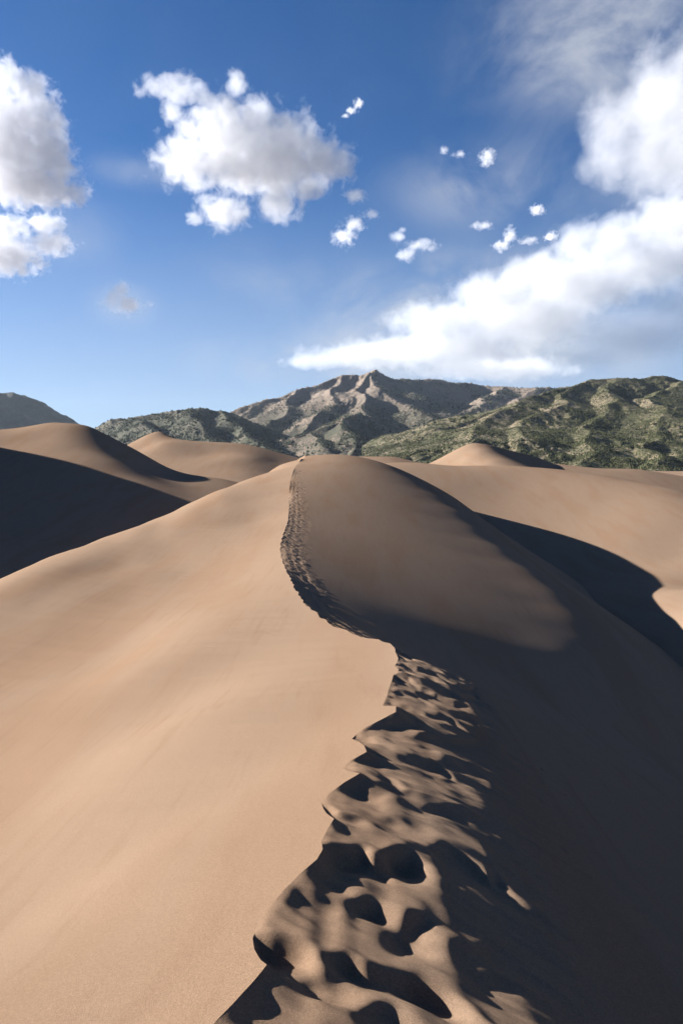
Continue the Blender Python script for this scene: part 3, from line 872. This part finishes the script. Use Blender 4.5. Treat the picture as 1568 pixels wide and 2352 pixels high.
cloud('small white cloud with a flat grey base low at the left edge', [(15, 525, 50, 26), (100, 515, 42, 20), (5, 585, 85, 40), (120, 560, 45, 24)], 9500, 3.6, 3, step=.2, amp=1.4, k=1.4, hard=2.0, tint=(.82, .82, .84))
cloud('soft rounded white cloud at the right edge above the cloud bank',
      [(1410, 290, 62, 75), (1535, 240, 85, 120), (1400, 370, 65, 50), (1510, 370, 110, 65), (1640, 300, 120, 160)], 12000, 2.4, 4, step=.2, amp=.8, hard=.9, k=.8)
cloud('long bright white cloud bank rising from the main peak to the right edge',
      [(1320, 558, 55, 46), (1410, 552, 80, 58), (1530, 520, 90, 66), (1640, 530, 110, 90), (1235, 624, 85, 42), (1130, 672, 100, 46), (1010, 738, 130, 46), (870, 815, 180, 30, .1), (735, 830, 95, 20, .1),
       (1050, 800, 210, 48), (1200, 735, 180, 62), (1330, 650, 160, 72), (1480, 610, 160, 60), (1130, 845, 200, 28, .1)], 15000, 4.2, 5, step=.11, amp=.9, hard=1.3, k=1.8, tint=(.80, .80, .81))
cloud('dull blue-grey rain cloud low at the right edge under the bright bank', [(1470, 765, 180, 58), (1620, 720, 160, 80), (1350, 818, 120, 34)], 14000, 2.4, 6, step=.3, amp=.5, hard=.8, k=.8, tint=(.50, .56, .66))  # shade of this cloud is put into its tint: darker, bluish and absorbing
PUFF = 'small scraps of cloud'
cloud('small upright puff of cloud low in the sky left of centre', [(283, 665, 22, 18), (262, 690, 22, 22), (290, 700, 45, 20)], 9000, 4, 7, k=.55, amp=1.5, hard=.55, step=.3, tint=(1, 1, 1), group=PUFF)
cloud('slanting white scrap of cloud below the right end of the big cumulus', [(850, 492, 22, 10), (812, 515, 26, 16), (790, 545, 26, 20), (815, 450, 26, 14)], 9000, 2.8, 8, k=.6, amp=1.5, hard=.55, step=.3, tint=(1, 1, 1), group=PUFF)
cloud('thin diagonal streak of cloud high in the middle of the sky', [(822, 238, 11, 10), (806, 254, 13, 7), (794, 266, 9, 5)], 9000, 2.5, 9, k=.55, amp=1.5, hard=.55, step=.3, tint=(1, 1, 1), group=PUFF)
cloud('low white scrap of cloud over the peak, flat beneath', [(965, 562, 42, 11), (915, 545, 22, 11), (935, 585, 26, 16), (925, 528, 10, 7)], 10000, 2.8, 10, k=.6, amp=1.5, hard=.55, step=.3, tint=(1, 1, 1), group=PUFF)
cloud('ragged white scrap of cloud left of the bright bank top', [(1170, 540, 16, 16), (1150, 565, 20, 12), (1212, 553, 22, 8)], 10000, 2.8, 11, k=.6, amp=1.5, hard=.55, step=.3, tint=(1, 1, 1), group=PUFF)
cloud('tiny flat white scrap of cloud in the right half of the sky', [(1108, 519, 26, 7)], 10000, 2.5, 12, k=.6, amp=1.5, hard=.55, step=.3, tint=(1, 1, 1), group=PUFF)
cloud('tiny bright puff of cloud above the top of the bank', [(1233, 482, 17, 11)], 10000, 3, 13, k=.6, amp=1.5, hard=.55, step=.3, tint=(1, 1, 1), group=PUFF)
cloud('tiny round puff of cloud touching the left end of the bank top', [(1264, 543, 16, 10)], 10000, 3, 14, k=.6, amp=1.5, hard=.55, step=.3, tint=(1, 1, 1), group=PUFF)
cloud('pair of faint ragged scraps of cloud inside the thin veil', [(1118, 362, 17, 18), (1055, 355, 16, 6), (1020, 345, 10, 8)], 10000, 1.8, 15, k=.6, amp=1.5, hard=.55, step=.3, tint=(1, 1, 1), group=PUFF)

# ------------------------------------------------------------------ the air between
def haze():
    bm = bmesh.new(); bmesh.ops.create_cube(bm, size=1)
    for v in bm.verts: v.co = Vector((v.co.x * 26000, v.co.y * 26000, -24 if v.co.z < 0 else 1150))
    me = bpy.data.meshes.new('haze'); bm.to_mesh(me); bm.free()
    o = bpy.data.objects.new('haze', me); sc.collection.objects.link(o)
    g = NT('air')
    v = g.n('ShaderNodeVolumePrincipled', {'Color': (0.70, 0.84, 1.0, 1), 'Density': HAZE, 'Anisotropy': 0.2})
    g.n('ShaderNodeOutputMaterial', {'Volume': v.outputs[0]})
    me.materials.append(g.m)
    tag(o, 'thin blue haze over the dunes and mountains', 'haze', 'stuff')
HAZE = 0.00001
haze()
